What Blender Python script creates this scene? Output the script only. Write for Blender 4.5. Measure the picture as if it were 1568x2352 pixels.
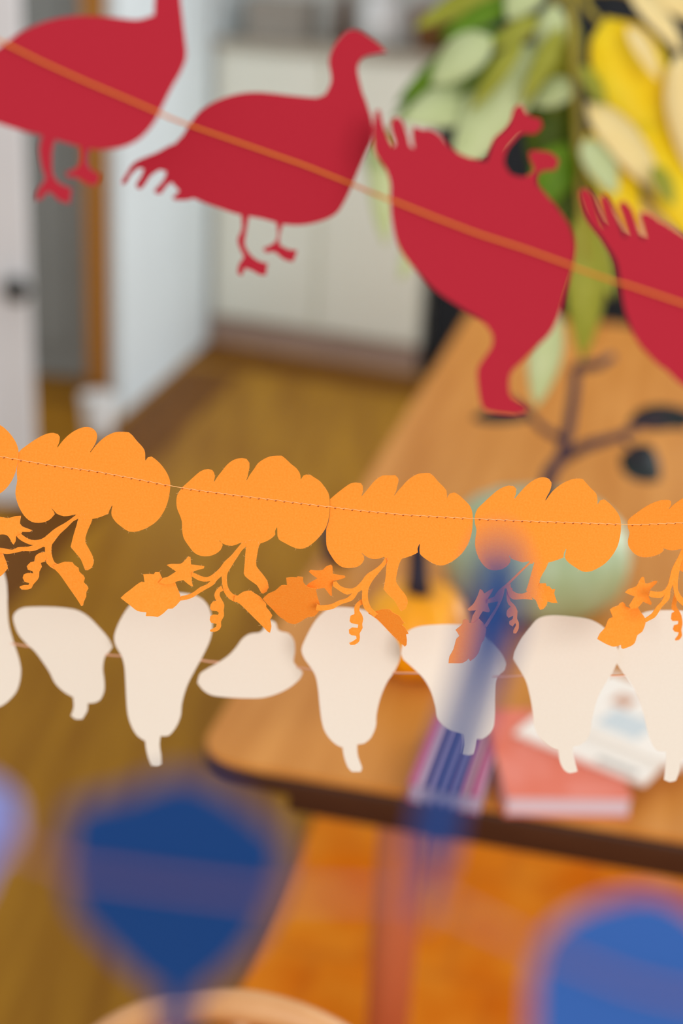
import bpy, bmesh, math, random
from mathutils import Vector, Matrix
from mathutils.geometry import tessellate_polygon
random.seed(7)
PI = math.pi
for o in list(bpy.data.objects):
    bpy.data.objects.remove(o)
SC = bpy.context.scene
COL = SC.collection

# ---------------------------------------------------------------- camera
W, H = 1568, 2352
LENS = 50.0
F = H * LENS / 36.0                      # focal length in pixels
PITCH, ROLL = math.radians(22), math.radians(3)
EYE = Vector((0, 0, 1.62))
FOCUS = 0.75
FSTOP = 2.9

FWD = Vector((0, math.cos(PITCH), -math.sin(PITCH)))
UP0 = Vector((0, math.sin(PITCH), math.cos(PITCH)))
RT0 = Vector((1, 0, 0))
RT = RT0 * math.cos(ROLL) + UP0 * math.sin(ROLL)
UP = UP0 * math.cos(ROLL) - RT0 * math.sin(ROLL)

cd = bpy.data.cameras.new('camera')
cam = bpy.data.objects.new('camera', cd)
COL.objects.link(cam)
cd.lens = LENS
cd.sensor_fit = 'VERTICAL'
cd.sensor_height = 36.0
cd.sensor_width = 24.0
cd.clip_start = 0.02
cd.clip_end = 100
cd.dof.use_dof = True
cd.dof.focus_distance = FOCUS
cd.dof.aperture_fstop = FSTOP
cd.dof.aperture_blades = 9
cam.matrix_world = Matrix((
    (RT.x, UP.x, -FWD.x, EYE.x), (RT.y, UP.y, -FWD.y, EYE.y),
    (RT.z, UP.z, -FWD.z, EYE.z), (0, 0, 0, 1)))
SC.camera = cam

# ---------------------------------------------------------------- light and exposure
SC.view_settings.view_transform = 'Standard'
SC.view_settings.look = 'None'
SC.view_settings.gamma = 1.0
SC.view_settings.use_curve_mapping = False
SC.view_settings.exposure = 0.0
wd = bpy.data.worlds.new('room_light')
SC.world = wd
wd.use_nodes = True
wd.node_tree.nodes['Background'].inputs['Color'].default_value = (1.0, 0.985, 0.965, 1)
wd.node_tree.nodes['Background'].inputs['Strength'].default_value = 0.78


def area(name, loc, target, sx, sy, power, color):
    l = bpy.data.lights.new(name, 'AREA')
    l.shape = 'RECTANGLE'
    l.size, l.size_y, l.energy, l.color = sx, sy, power, color
    o = bpy.data.objects.new(name, l)
    COL.objects.link(o)
    o.location = loc
    o.rotation_euler = (Vector(target) - Vector(loc)).to_track_quat('-Z', 'Y').to_euler()
    return o


area('window_daylight', (1.6, -2.6, 2.5), (0.0, 1.4, 1.1), 2.2, 1.8, 68, (1.0, 0.97, 0.93))
area('side_fill_light', (3.6, 4.2, 2.0), (0.0, 4.0, 0.8), 1.6, 1.8, 105, (0.93, 0.97, 1.0))  # added lamp out of view, brightens the far part of the room


# ---------------------------------------------------------------- helpers
def ray(u, v):
    return FWD + RT * ((u - W / 2) / F) + UP * (-(v - H / 2) / F)


def at(u, v, depth):
    return EYE + ray(u, v) * depth


def hit(u, v, z):
    d = ray(u, v)
    return EYE + d * ((z - EYE.z) / d.z)


def srgb(r, g, b):
    f = lambda c: (c / 255) / 12.92 if c / 255 <= 0.04045 else ((c / 255 + 0.055) / 1.055) ** 2.4
    return (f(r), f(g), f(b), 1.0)


MATS = {}


def mat(name, col, rough=0.6, col2=None, scale=8.0, detail=4.0, bump=0.0, bump_scale=200.0,
        spec=0.3, stretch=(1, 1, 1), sheen=0.0, trans=0.0):
    """principled material whose colour varies between two tones by object-space noise"""
    m = bpy.data.materials.new(name)
    m.use_nodes = True
    nt = m.node_tree
    b = nt.nodes['Principled BSDF']
    b.inputs['Roughness'].default_value = rough
    b.inputs['Specular IOR Level'].default_value = spec
    tc = nt.nodes.new('ShaderNodeTexCoord')
    mp = nt.nodes.new('ShaderNodeMapping')
    mp.inputs['Scale'].default_value = stretch
    nt.links.new(tc.outputs['Object'], mp.inputs['Vector'])
    n = nt.nodes.new('ShaderNodeTexNoise')
    n.inputs['Scale'].default_value = scale
    n.inputs['Detail'].default_value = detail
    nt.links.new(mp.outputs['Vector'], n.inputs['Vector'])
    r = nt.nodes.new('ShaderNodeValToRGB')
    r.color_ramp.elements[0].position = 0.3
    r.color_ramp.elements[1].position = 0.7
    r.color_ramp.elements[0].color = col
    r.color_ramp.elements[1].color = col2 or tuple(min(1, c * 1.06) for c in col[:3]) + (1,)
    nt.links.new(n.outputs['Fac'], r.inputs['Fac'])
    nt.links.new(r.outputs['Color'], b.inputs['Base Color'])
    if bump:
        n2 = nt.nodes.new('ShaderNodeTexNoise')
        n2.inputs['Scale'].default_value = bump_scale
        n2.inputs['Detail'].default_value = 3
        nt.links.new(mp.outputs['Vector'], n2.inputs['Vector'])
        bp = nt.nodes.new('ShaderNodeBump')
        bp.inputs['Strength'].default_value = bump
        bp.inputs['Distance'].default_value = 0.001
        nt.links.new(n2.outputs['Fac'], bp.inputs['Height'])
        nt.links.new(bp.outputs['Normal'], b.inputs['Normal'])
    if trans:
        t = nt.nodes.new('ShaderNodeBsdfTranslucent')
        nt.links.new(r.outputs['Color'], t.inputs['Color'])
        mx = nt.nodes.new('ShaderNodeMixShader')
        mx.inputs['Fac'].default_value = trans
        nt.links.new(b.outputs['BSDF'], mx.inputs[1])
        nt.links.new(t.outputs['BSDF'], mx.inputs[2])
        nt.links.new(mx.outputs['Shader'], nt.nodes['Material Output'].inputs['Surface'])
    MATS[name] = m
    return m


def paper(name, rgb, rgb2):
    return mat(name, srgb(*rgb), 0.85, srgb(*rgb2), scale=900, detail=5, bump=0.25, bump_scale=1500, spec=0.12)


def wood(name, rgb, rgb2, rough=0.35, stretch=(14, 1.2, 14), scale=3.0, spec=0.4):
    return mat(name, srgb(*rgb), rough, srgb(*rgb2), scale=scale, detail=8, stretch=stretch, spec=spec)


M_ORANGE = paper('orange_paper', (255, 149, 48), (255, 158, 60))
M_RED = paper('red_paper', (172, 34, 51), (178, 39, 55))
M_WHITE = paper('cream_paper', (236, 226, 212), (240, 231, 218))
M_BLUE_SHADED = paper('blue_paper_shaded', (20, 60, 120), (26, 67, 128))  # same blue paper, with shade put into its colour
M_BLUE = paper('blue_paper', (48, 88, 158), (55, 96, 166))
M_BLUE_LIT = paper('blue_paper_lit', (128, 148, 226), (136, 156, 232))  # same blue paper, with stronger light put into its colour
M_THREAD_O = mat('peach_thread', srgb(255, 190, 120), 0.7)
M_THREAD_R = mat('orange_cord', srgb(224, 128, 44), 0.7)
M_THREAD_W = mat('pink_thread', srgb(226, 170, 140), 0.7)
M_THREAD_B = mat('rose_cord', srgb(150, 100, 112), 0.7)
M_FIBRE = mat('torn_paper_fibre', srgb(255, 196, 130), 0.9)
M_HOLE = mat('needle_hole_rim', srgb(176, 78, 20), 0.8)


def mesh_obj(name, verts, faces, material, parent=None, smooth=False, origin=None):
    me = bpy.data.meshes.new(name)
    if origin is not None:
        verts = [Vector(v) - origin for v in verts]
    me.from_pydata([tuple(v) for v in verts], [], faces)
    me.update()
    bm = bmesh.new()
    bm.from_mesh(me)
    bmesh.ops.recalc_face_normals(bm, faces=bm.faces)
    bm.to_mesh(me)
    bm.free()
    if smooth:
        for p in me.polygons:
            p.use_smooth = True
    me.materials.append(material)
    o = bpy.data.objects.new(name, me)
    COL.objects.link(o)
    if origin is not None:
        o.location = origin
    if parent is not None:
        o.parent = parent
    return o


def tag(o, label=None, cat=None, group=None, kind=None):
    if label: o['label'] = label
    if cat: o['category'] = cat
    if group: o['group'] = group
    if kind: o['kind'] = kind
    return o


def empty(name, loc, label, cat, group=None, rot=None):
    o = bpy.data.objects.new(name, None)
    o.empty_display_size = 0.02
    COL.objects.link(o)
    if rot is not None:
        o.matrix_world = Matrix.Translation(loc) @ rot.to_4x4()
    else:
        o.location = loc
    return tag(o, label, cat, group)


class MB:
    """collects plain shapes into one mesh"""
    def __init__(s):
        s.v, s.f = [], []

    def add(s, vs, fs):
        n = len(s.v)
        s.v += [Vector(v) for v in vs]
        s.f += [tuple(i + n for i in f) for f in fs]
        return s

    def box(s, lo, hi, M=None):
        x0, y0, z0 = lo
        x1, y1, z1 = hi
        vs = [Vector(p) for p in ((x0, y0, z0), (x1, y0, z0), (x1, y1, z0), (x0, y1, z0),
                                  (x0, y0, z1), (x1, y0, z1), (x1, y1, z1), (x0, y1, z1))]
        if M is not None:
            vs = [M @ v for v in vs]
        return s.add(vs, [(0, 3, 2, 1), (4, 5, 6, 7), (0, 1, 5, 4), (1, 2, 6, 5), (2, 3, 7, 6), (3, 0, 4, 7)])

    def tube(s, pts, rad, n=8, closed=False, cap=True):
        pts = [Vector(p) for p in pts]
        m = len(pts)
        rads = rad if isinstance(rad, (list, tuple)) else [rad] * m
        rings = []
        ref = None
        for i, p in enumerate(pts):
            if closed:
                t = pts[(i + 1) % m] - pts[i - 1]
            else:
                t = pts[min(i + 1, m - 1)] - pts[max(i - 1, 0)]
            t = t.normalized() if t.length > 1e-9 else Vector((0, 0, 1))
            if ref is None:
                ref = t.orthogonal().normalized()
            ref = (ref - t * ref.dot(t))
            ref = ref.normalized() if ref.length > 1e-6 else t.orthogonal().normalized()
            b = t.cross(ref)
            rings.append([p + (ref * math.cos(2 * PI * k / n) + b * math.sin(2 * PI * k / n)) * rads[i] for k in range(n)])
        vs = [v for r in rings for v in r]
        fs = []
        for i in range(m if closed else m - 1):
            j = (i + 1) % m
            for k in range(n):
                fs.append((i * n + k, i * n + (k + 1) % n, j * n + (k + 1) % n, j * n + k))
        if cap and not closed:
            fs.append(tuple(range(n - 1, -1, -1)))
            fs.append(tuple((m - 1) * n + k for k in range(n)))
        return s.add(vs, fs)

    def lathe(s, prof, n=32, M=None, lobes=0, depth=0.0):
        """prof: (r, z) from bottom to top; lobes press ribs into the side"""
        vs, fs = [], []
        for r, z in prof:
            for k in range(n):
                a = 2 * PI * k / n
                q = r * (1 - depth * (1 - abs(math.cos(lobes * a / 2)) ** 0.7)) if lobes else r
                vs.append(Vector((q * math.cos(a), q * math.sin(a), z)))
        for i in range(len(prof) - 1):
            for k in range(n):
                fs.append((i * n + k, i * n + (k + 1) % n, (i + 1) * n + (k + 1) % n, (i + 1) * n + k))
        fs.append(tuple(range(n - 1, -1, -1)))
        fs.append(tuple((len(prof) - 1) * n + k for k in range(n)))
        if M is not None:
            vs = [M @ v for v in vs]
        return s.add(vs, fs)

    def prism(s, poly, z0, z1, M=None):
        n = len(poly)
        vs = [Vector((x, y, z0)) for x, y in poly] + [Vector((x, y, z1)) for x, y in poly]
        if M is not None:
            vs = [M @ v for v in vs]
        fs = [tuple(range(n - 1, -1, -1)), tuple(range(n, 2 * n))]
        fs += [(i, (i + 1) % n, n + (i + 1) % n, n + i) for i in range(n)]
        return s.add(vs, fs)

    def build(s, name, material, parent=None, smooth=False, bevel=0.0, origin=None):
        # positions are world coordinates; parts are moved into the parent's frame
        vs = s.v
        if parent is not None:
            bpy.context.view_layer.update()
            inv = parent.matrix_world.inverted()
            vs = [inv @ v for v in vs]
            o = mesh_obj(name, vs, s.f, material, parent, smooth)
        else:
            if origin is None:
                c = sum(vs, Vector()) / len(vs)
                origin = Vector((c.x, c.y, min(v.z for v in vs)))
            o = mesh_obj(name, vs, s.f, material, None, smooth, origin)
        if bevel:
            m = o.modifiers.new('edge', 'BEVEL')
            m.width = bevel
            m.segments = 2
            m.limit_method = 'ANGLE'
        return o


def smooth_outline(pts, step=7.0, corner=48):
    """Catmull-Rom through the points, keeping sharp corners sharp"""
    n = len(pts)
    P = [Vector((p[0], p[1])) for p in pts]
    sharp = []
    for i in range(n):
        a, b = P[i] - P[i - 1], P[(i + 1) % n] - P[i]
        ang = math.degrees(a.angle(b)) if a.length > 1e-6 and b.length > 1e-6 else 0
        sharp.append(ang > corner)
    out = []
    for i in range(n):
        p1, p2 = P[i], P[(i + 1) % n]
        m1 = (p2 - p1) if sharp[i] else (p2 - P[i - 1]) * 0.5
        m2 = (p2 - p1) if sharp[(i + 1) % n] else (P[(i + 2) % n] - p1) * 0.5
        L = (p2 - p1).length
        if m1.length > 1.3 * L: m1 = m1 * (1.3 * L / m1.length)
        if m2.length > 1.3 * L: m2 = m2 * (1.3 * L / m2.length)
        k = max(1, min(8, int(L / step)))
        for j in range(k):
            t = j / k
            h1, h2 = 2 * t**3 - 3 * t**2 + 1, t**3 - 2 * t**2 + t
            h3, h4 = -2 * t**3 + 3 * t**2, t**3 - t**2
            out.append(p1 * h1 + m1 * h2 + p2 * h3 + m2 * h4)
    return out


class Sheet:
    """one hanging sheet of paper: a plane through a point of the room, facing back along its normal"""
    def __init__(s, u, v, depth, yaw=0.0, lean=14.0):
        s.o = at(u, v, depth)
        y, l = math.radians(yaw), math.radians(lean)
        s.n = Vector((math.sin(y) * math.cos(l), -math.cos(y) * math.cos(l), math.sin(l)))
        ex = Vector((math.cos(y), math.sin(y), 0))
        ez = ex.cross(-s.n).normalized()
        if ez.z < 0: ez = -ez
        s.R = Matrix((ex, -s.n, ez)).transposed()      # columns: right, back, up

    def pt(s, u, v, n=None):
        n = n or s.n
        d = ray(u, v)
        return EYE + d * ((s.o - EYE).dot(n) / d.dot(n))

    def root(s, name, label, cat, group):
        return empty(name, s.o, label, cat, group, s.R)

    def part(s, root, name, outline, material, thick=0.00028, lift=0.0, hinge=None, tilt=(0, 0), step=7.0):
        """cut-out part; hinge (u, v) and tilt (deg about up, deg about right) bend it out of the sheet"""
        pts = smooth_outline(outline, step)
        # leave out doubled points
        q = [p for i, p in enumerate(pts) if (p - pts[i - 1]).length > 0.15]
        n = s.n
        o = s.o
        if hinge is not None:
            ex, ez = s.R.col[0].to_3d(), s.R.col[2].to_3d()
            rot = Matrix.Rotation(math.radians(tilt[0]), 3, ez) @ Matrix.Rotation(math.radians(tilt[1]), 3, ex)
            n = (rot @ s.n).normalized()
            o = s.pt(*hinge)
        front = []
        for p in q:
            d = ray(p.x, p.y)
            front.append(EYE + d * ((o - EYE).dot(n) / d.dot(n)) + n * lift)
        back = [p - n * thick for p in front]
        tri = tessellate_polygon([[Vector((p.x, p.y, 0)) for p in q]])
        m = len(front)
        fs = [tuple(t) for t in tri] + [tuple(i + m for i in reversed(t)) for t in tri]
        fs += [(i, (i + 1) % m, m + (i + 1) % m, m + i) for i in range(m)]
        R, O = s.R.transposed(), s.o
        return mesh_obj(name, [R @ (p - O) for p in front + back], fs, material, root)


def zm(pts, ox, oy, sc):
    return [(ox + x / sc, oy + y / sc) for x, y in pts]


def P(text, ox=0.0, oy=0.0, sc=1.0):
    """'x,y x,y ...' measured in an enlarged view -> frame pixels"""
    return [(ox + float(a) / sc, oy + float(b) / sc) for a, b in (t.split(',') for t in text.split())]


def interp(path, u):
    for (u0, v0), (u1, v1) in zip(path, path[1:]):
        if u0 <= u <= u1:
            return v0 + (v1 - v0) * (u - u0) / (u1 - u0)
    return path[0][1] if u < path[0][0] else path[-1][1]

# ---------------------------------------------------------------- the room
M_FLOOR = wood('oak_floor', (142, 93, 12), (174, 124, 26), rough=0.5, spec=0.15, stretch=(9, 0.7, 9), scale=2.2)
M_WALL = mat('wall_paint', srgb(226, 226, 222), 0.8, srgb(232, 232, 228), scale=3)
M_COOLWALL = mat('cool_white_paint', srgb(212, 223, 228), 0.7, srgb(217, 228, 233), scale=3)
M_CABINET = mat('cabinet_paint', srgb(240, 242, 230), 0.5, srgb(244, 246, 235), scale=3)
M_DOORWHITE = mat('door_paint', srgb(226, 229, 234), 0.5, srgb(231, 234, 239), scale=3)
M_GREY = mat('grey_door_paint', srgb(140, 146, 146), 0.55, srgb(147, 153, 153), scale=4)
M_CASING = wood('casing_wood', (196, 128, 38), (212, 146, 56), rough=0.5, stretch=(20, 20, 1))
M_PLINTH = mat('plinth_paint', srgb(168, 142, 128), 0.5, srgb(176, 150, 136), scale=4)
M_DARK = mat('dark_cupboard_paint', srgb(26, 32, 40), 0.5, srgb(32, 38, 46), scale=4)
M_METAL = mat('dark_metal', srgb(60, 62, 62), 0.35, srgb(70, 72, 72), scale=30, spec=0.6)

fl = MB().box((-4.0, -1.5, -0.06), (4.0, 8.6, 0.0))
tag(fl.build('floor', M_FLOOR), kind='structure')

B0, B1 = hit(480, 785, 0), hit(952, 862, 0)          # foot of the white cabinet
bx = (B1 - B0).normalized()
by = Vector((0, 0, 1)).cross(bx)                      # away from the camera
yaw_b = math.atan2(bx.y, bx.x)


def frame(o, yaw):
    return Matrix.Translation(o) @ Matrix.Rotation(yaw, 4, 'Z')


MBK = frame(B0, yaw_b)
Lb = (B1 - B0).length
# wall behind everything and its baseboard
w = MB().box((-3.2, 0.47, 0), (3.6, 0.59, 2.9), MBK)
tag(w.build('wall_back', M_WALL), kind='structure')
w = MB().box((Lb + 1.15, 0.445, 0.0), (3.4, 0.468, 0.09), MBK)
tag(w.build('baseboard_back', M_WALL), kind='structure')

# white door leaf standing open from the corner towards the camera
S1 = hit(277, 962, 0)
sv = (S1 - B0)
Ls = sv.length
ys = math.atan2(sv.y, sv.x)
MS = frame(B0, ys)
w2 = MB().box((0.04, -0.036, 0.006), (Ls, 0.0, 2.4), MS).build('door_3', M_COOLWALL, bevel=0.002)
tag(w2, kind='structure')
w2 = MB().box((-0.12, 0.03, 0), (-0.002, 0.469, 2.9), MBK).build('wall_left', M_COOLWALL)
tag(w2, kind='structure')

# thin darker strips on the floor along the cabinet and the open door
M_FLOORSTRIP = wood('dark_floor_strip', (104, 62, 12), (124, 76, 18), rough=0.55, spec=0.12)
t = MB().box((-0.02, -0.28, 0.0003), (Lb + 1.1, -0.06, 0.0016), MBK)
tag(t.build('floor_strip_1', M_FLOORSTRIP), kind='structure')
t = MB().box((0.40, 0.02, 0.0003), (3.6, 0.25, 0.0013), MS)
tag(t.build('floor_strip_2', M_FLOORSTRIP), kind='structure')

# doorway with a brown casing and a grey door beyond that wall
G0, G1 = hit(62, 872, 0), hit(205, 885, 0)
gx = (G1 - G0).normalized()
yg = math.atan2(gx.y, gx.x)
Lg = (G1 - G0).length
MG = frame(G0, yg)
d = MB().box((-0.25, 0.03, 0.02), (Lg - 0.004, 0.07, 2.12), MG).build('door_1', M_GREY)
tag(d, kind='structure')
pm = MB()
for z0, z1 in ((0.14, 0.9), (1.04, 1.98)):
    pm.box((-0.17, 0.018, z0), (Lg - 0.08, 0.0298, z1), MG)
pm.build('door_panel', M_GREY, d, bevel=0.004)
MB().tube([MG @ Vector((Lg - 0.05, 0.03, 1.0)), MG @ Vector((Lg - 0.05, -0.02, 1.0)), MG @ Vector((Lg - 0.13, -0.024, 1.0))], 0.01).build('door_handle', M_METAL, d, True)
t = MB()
t.box((Lg, -0.02, 0), (Lg + 0.11, 0.09, 2.2), MG).box((-0.37, -0.02, 0), (-0.255, 0.09, 2.2), MG).box((-0.37, -0.02, 2.2), (Lg + 0.11, 0.09, 2.31), MG)
tag(t.build('trim_1', M_CASING, bevel=0.006), kind='structure')
w = MB().box((-2.2, 0.0, 0), (-0.372, 0.12, 2.9), MG).box((-0.372, 0.0, 2.312), (Lg + 0.112, 0.12, 2.9), MG)
tag(w.build('wall_far', M_WALL), kind='structure')

# white door standing open at the left edge of the view
D1 = hit(84, 1165, 0)
MD = frame(D1, math.radians(6))
d = MB().box((-0.80, 0, 0.012), (0, 0.04, 2.06), MD).build('door_2', M_DOORWHITE, bevel=0.003)
tag(d, kind='structure')
pm = MB()
for z0, z1 in ((0.12, 0.82), (0.98, 1.92)):
    pm.box((-0.70, -0.01, z0), (-0.12, -0.0005, z1), MD)
pm.build('door_panel', M_DOORWHITE, d, bevel=0.004)
kz = at(70, 622, (D1 - EYE).dot(FWD) * 0.98).z
K = MD @ Vector((-0.022, 0, 0))
kn = MB()
kn.tube([Vector((K.x, K.y, kz)), Vector((K.x, K.y - 0.05, kz))], 0.010)
kn.lathe([(0.014, 0), (0.034, 0.01), (0.040, 0.026), (0.034, 0.042), (0.010, 0.05)], 20,
         Matrix.Translation(Vector((K.x, K.y - 0.035, kz))) @ Matrix.Rotation(PI / 2, 4, 'X'))
kn.build('door_knob', M_METAL, d, True)

# ---------------------------------------------------------------- white cabinet and what stands on it
Hc = 1.20
cab = empty('sideboard', B0, 'tall white painted cabinet with closed doors against the back wall', 'cabinet', None, Matrix.Rotation(yaw_b, 3, 'Z'))
MB().box((0.006, 0.02, 0.11), (Lb, 0.44, Hc), MBK).build('body', M_CABINET, cab, bevel=0.004)
MB().box((0.006, 0.0, 0.0), (Lb, 0.42, 0.105), MBK).build('plinth', M_PLINTH, cab)
mid = Lb * 0.52
for a, b in ((0.02, mid - 0.012), (mid + 0.012, Lb - 0.015)):
    dr = MB().box((a, -0.002, 0.13), (b, 0.018, Hc - 0.02), MBK).build('door', M_CABINET, cab, bevel=0.003)
    x = b - 0.05 if a < mid - 0.1 else a + 0.05
    MB().tube([MBK @ Vector((x, -0.002, 0.80)), MBK @ Vector((x, -0.022, 0.80))], 0.009, 12).build('knob', M_CABINET, dr, True)
M_TAN = wood('cabinet_top_wood', (170, 160, 146), (186, 176, 160), stretch=(1, 14, 14))
MB().box((0.006, -0.02, Hc + 0.001), (Lb + 0.01, 0.45, Hc + 0.03), MBK).build('top_board', M_TAN, cab, bevel=0.004)

zt = Hc + 0.031
M_BASKET = mat('basket_brown', srgb(150, 104, 60), 0.7, srgb(116, 76, 40), scale=60, stretch=(1, 1, 4))
M_JAR = mat('white_glaze', srgb(232, 234, 236), 0.25, srgb(226, 228, 230), scale=5, spec=0.5)
M_BOXGREY = mat('grey_card', srgb(166, 160, 152), 0.8, srgb(156, 150, 142), scale=10)
M_BOTTLE = mat('brown_glass', srgb(92, 60, 34), 0.2, srgb(80, 52, 30), scale=10, spec=0.6)


def bkp(x, y, z):
    return MBK @ Vector((x, y, z))


def lathe_thing(name, label, cat, pos, parts, group=None):
    r = empty(name, pos, label, cat, group)
    for pn, prof, m in parts:
        MB().lathe(prof, 28, Matrix.Translation(pos)).build(pn, m, r, True)
    return r


p = bkp(Lb * 0.68, 0.2, zt)
lathe_thing('jar', 'round white jar on top of the white cabinet', 'jar', p,
            [('body', [(0.05, 0), (0.085, 0.03), (0.09, 0.12), (0.07, 0.17), (0.06, 0.19)], M_JAR),
             ('lid', [(0.064, 0.191), (0.066, 0.205), (0.03, 0.222), (0.014, 0.226), (0.016, 0.245), (0.004, 0.252)], M_JAR)])
p = bkp(Lb * 0.90, 0.22, zt)
lathe_thing('basket', 'small brown woven basket on the right end of the white cabinet', 'basket', p,
            [('body', [(0.06, 0), (0.075, 0.01), (0.085, 0.12), (0.09, 0.13)], M_BASKET),
             ('rim', [(0.09, 0.131), (0.096, 0.138), (0.092, 0.15), (0.084, 0.152)], M_BASKET)])
p = bkp(Lb * 0.48, 0.25, zt)
lathe_thing('bottle', 'brown bottle on the middle of the white cabinet', 'bottle', p,
            [('body', [(0.03, 0), (0.034, 0.006), (0.034, 0.14), (0.014, 0.19), (0.013, 0.235)], M_BOTTLE),
             ('cap', [(0.015, 0.236), (0.015, 0.262), (0.012, 0.265)], M_JAR)])
Mx = MBK @ Matrix.Translation((Lb * 0.22, 0.2, zt)) @ Matrix.Rotation(math.radians(8), 4, 'Z')
bxr = empty('storage_box', Mx.translation, 'grey cardboard storage box with lid on the white cabinet', 'box', None, Mx.to_3x3())
MB().box((-0.12, -0.1, 0), (0.12, 0.1, 0.12), Mx).build('body', M_BOXGREY, bxr, bevel=0.002)
MB().box((-0.124, -0.104, 0.1205), (0.124, 0.104, 0.155), Mx).build('lid', M_BOXGREY, bxr, bevel=0.002)

# dark cupboard right of it
dk = empty('dark_cupboard', bkp(Lb + 0.03, 0, 0), 'tall dark painted cupboard at the right end of the white cabinet', 'cupboard', None, Matrix.Rotation(yaw_b, 3, 'Z'))
MB().box((Lb + 0.03, 0.03, 0.0), (Lb + 1.13, 0.46, 2.05), MBK).build('body', M_DARK, dk, bevel=0.004)
for k in range(2):
    a = Lb + 0.045 + k * 0.54
    dr = MB().box((a, 0.006, 0.06), (a + 0.53, 0.029, 2.0), MBK).build('door', M_DARK, dk, bevel=0.003)
    x = a + (0.49 if k == 0 else 0.04)
    MB().tube([bkp(x, 0.005, 1.0), bkp(x, -0.02, 1.0), bkp(x, -0.02, 1.14), bkp(x, 0.005, 1.14)], 0.006).build('handle', M_METAL, dr, True)

# small white waste bin by the wall end
M_BIN = mat('white_plastic', srgb(224, 226, 226), 0.4, srgb(230, 232, 232), scale=5)
pb = hit(226, 1000, 0)
lathe_thing('waste_bin', 'small white bin on the wooden floor at the end of the white wall', 'bin', pb,
            [('body', [(0.045, 0), (0.048, 0.004), (0.058, 0.13), (0.056, 0.131), (0.046, 0.01)], M_BIN),
             ('rim', [(0.058, 0.132), (0.062, 0.136), (0.060, 0.144), (0.055, 0.143)], M_BIN)])

# ---------------------------------------------------------------- rug
M_RUG = bpy.data.materials.new('rug_pile')
M_RUG.use_nodes = True
_nt = M_RUG.node_tree
_b = _nt.nodes['Principled BSDF']
_b.inputs['Roughness'].default_value = 0.95
_b.inputs['Specular IOR Level'].default_value = 0.05
_tc = _nt.nodes.new('ShaderNodeTexCoord')
_mp = _nt.nodes.new('ShaderNodeMapping')
_nt.links.new(_tc.outputs['Object'], _mp.inputs['Vector'])
_br = _nt.nodes.new('ShaderNodeTexBrick')
_br.inputs['Scale'].default_value = 1.0
_br.inputs['Brick Width'].default_value = 0.15
_br.inputs['Row Height'].default_value = 0.30
_br.inputs['Mortar Size'].default_value = 0.012
_br.offset = 0.5
_br.inputs['Color1'].default_value = srgb(250, 138, 20)
_br.inputs['Color2'].default_value = srgb(206, 96, 22)
_br.inputs['Mortar'].default_value = srgb(188, 84, 30)
_nt.links.new(_mp.outputs['Vector'], _br.inputs['Vector'])
_ns = _nt.nodes.new('ShaderNodeTexNoise')
_ns.inputs['Scale'].default_value = 5.0
_nt.links.new(_mp.outputs['Vector'], _ns.inputs['Vector'])
_rp = _nt.nodes.new('ShaderNodeValToRGB')
_rp.color_ramp.elements[0].position = 0.35
_rp.color_ramp.elements[0].color = srgb(236, 116, 8)
_rp.color_ramp.elements[1].position = 0.65
_rp.color_ramp.elements[1].color = srgb(255, 160, 46)
_nt.links.new(_ns.outputs['Fac'], _rp.inputs['Fac'])
_mx = _nt.nodes.new('ShaderNodeMix')
_mx.data_type = 'RGBA'
_mx.inputs['Factor'].default_value = 0.8
_nt.links.new(_br.outputs['Color'], _mx.inputs['A'])
_nt.links.new(_rp.outputs['Color'], _mx.inputs['B'])
_nt.links.new(_mx.outputs['Result'], _b.inputs['Base Color'])

TZ = 0.75
c0, cf, cn = hit(440, 1738, TZ), hit(1025, 705, TZ), hit(1568, 1945, TZ)
a1 = math.atan2((cf - c0).y, (cf - c0).x)
a2 = math.atan2((cn - c0).y, (cn - c0).x) + PI / 2
yt = (a1 + a2) / 2 - PI / 2                            # the table's own heading
MT = frame(Vector((c0.x, c0.y, 0)), yt)
TL, TW = (cf - c0).length, 0.98

r0 = MT.inverted() @ hit(650, 2050, 0)
rug = MB()
n = 10
rp = [(r0.x, -0.9), (r0.x + 1.7, -0.9), (r0.x + 1.7, 1.0), (r0.x, 1.0)]
rug.prism(rp, 0.0005, 0.012, MT)
rg = empty('rug', MT @ Vector((r0.x + .85, 0, 0)), 'orange and rust patterned rug under the wooden table', 'rug', None, MT.to_3x3())
rug.build('rug_pile', M_RUG, rg, bevel=0.003)
fr = MB()
for k in range(150):
    x = r0.x + 0.006 + k * 1.69 / 150
    fr.tube([MT @ Vector((x, -0.9, 0.006)), MT @ Vector((x + random.uniform(-.006, .006), -0.95, 0.004))], 0.0022, 4)
M_FRINGE = mat('rug_fringe', srgb(196, 110, 60), 0.9)
tag(fr.build('fringe', M_FRINGE, rg), kind='stuff')

# ---------------------------------------------------------------- table
M_TABLE = wood('table_wood', (196, 124, 46), (220, 150, 72), rough=0.4, stretch=(12, 0.9, 12), scale=2.4, spec=0.25)
M_EDGE = wood('table_edge_wood', (60, 33, 21), (74, 43, 27), rough=0.4, stretch=(3, 3, 16))
M_LEG = wood('table_leg_wood', (196, 112, 76), (210, 126, 88), rough=0.5, stretch=(16, 16, 1))
tb = empty('dining_table', MT.translation, 'large brown wooden dining table with rounded corners and dark edge', 'table', None, MT.to_3x3())


def rounded(x0, y0, x1, y1, r, n=8):
    pts = []
    for cx, cy, a in ((x1 - r, y1 - r, 0), (x0 + r, y1 - r, 90), (x0 + r, y0 + r, 180), (x1 - r, y0 + r, 270)):
        for k in range(n + 1):
            t = math.radians(a + 90 * k / n)
            pts.append((cx + r * math.cos(t), cy + r * math.sin(t)))
    return pts


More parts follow.
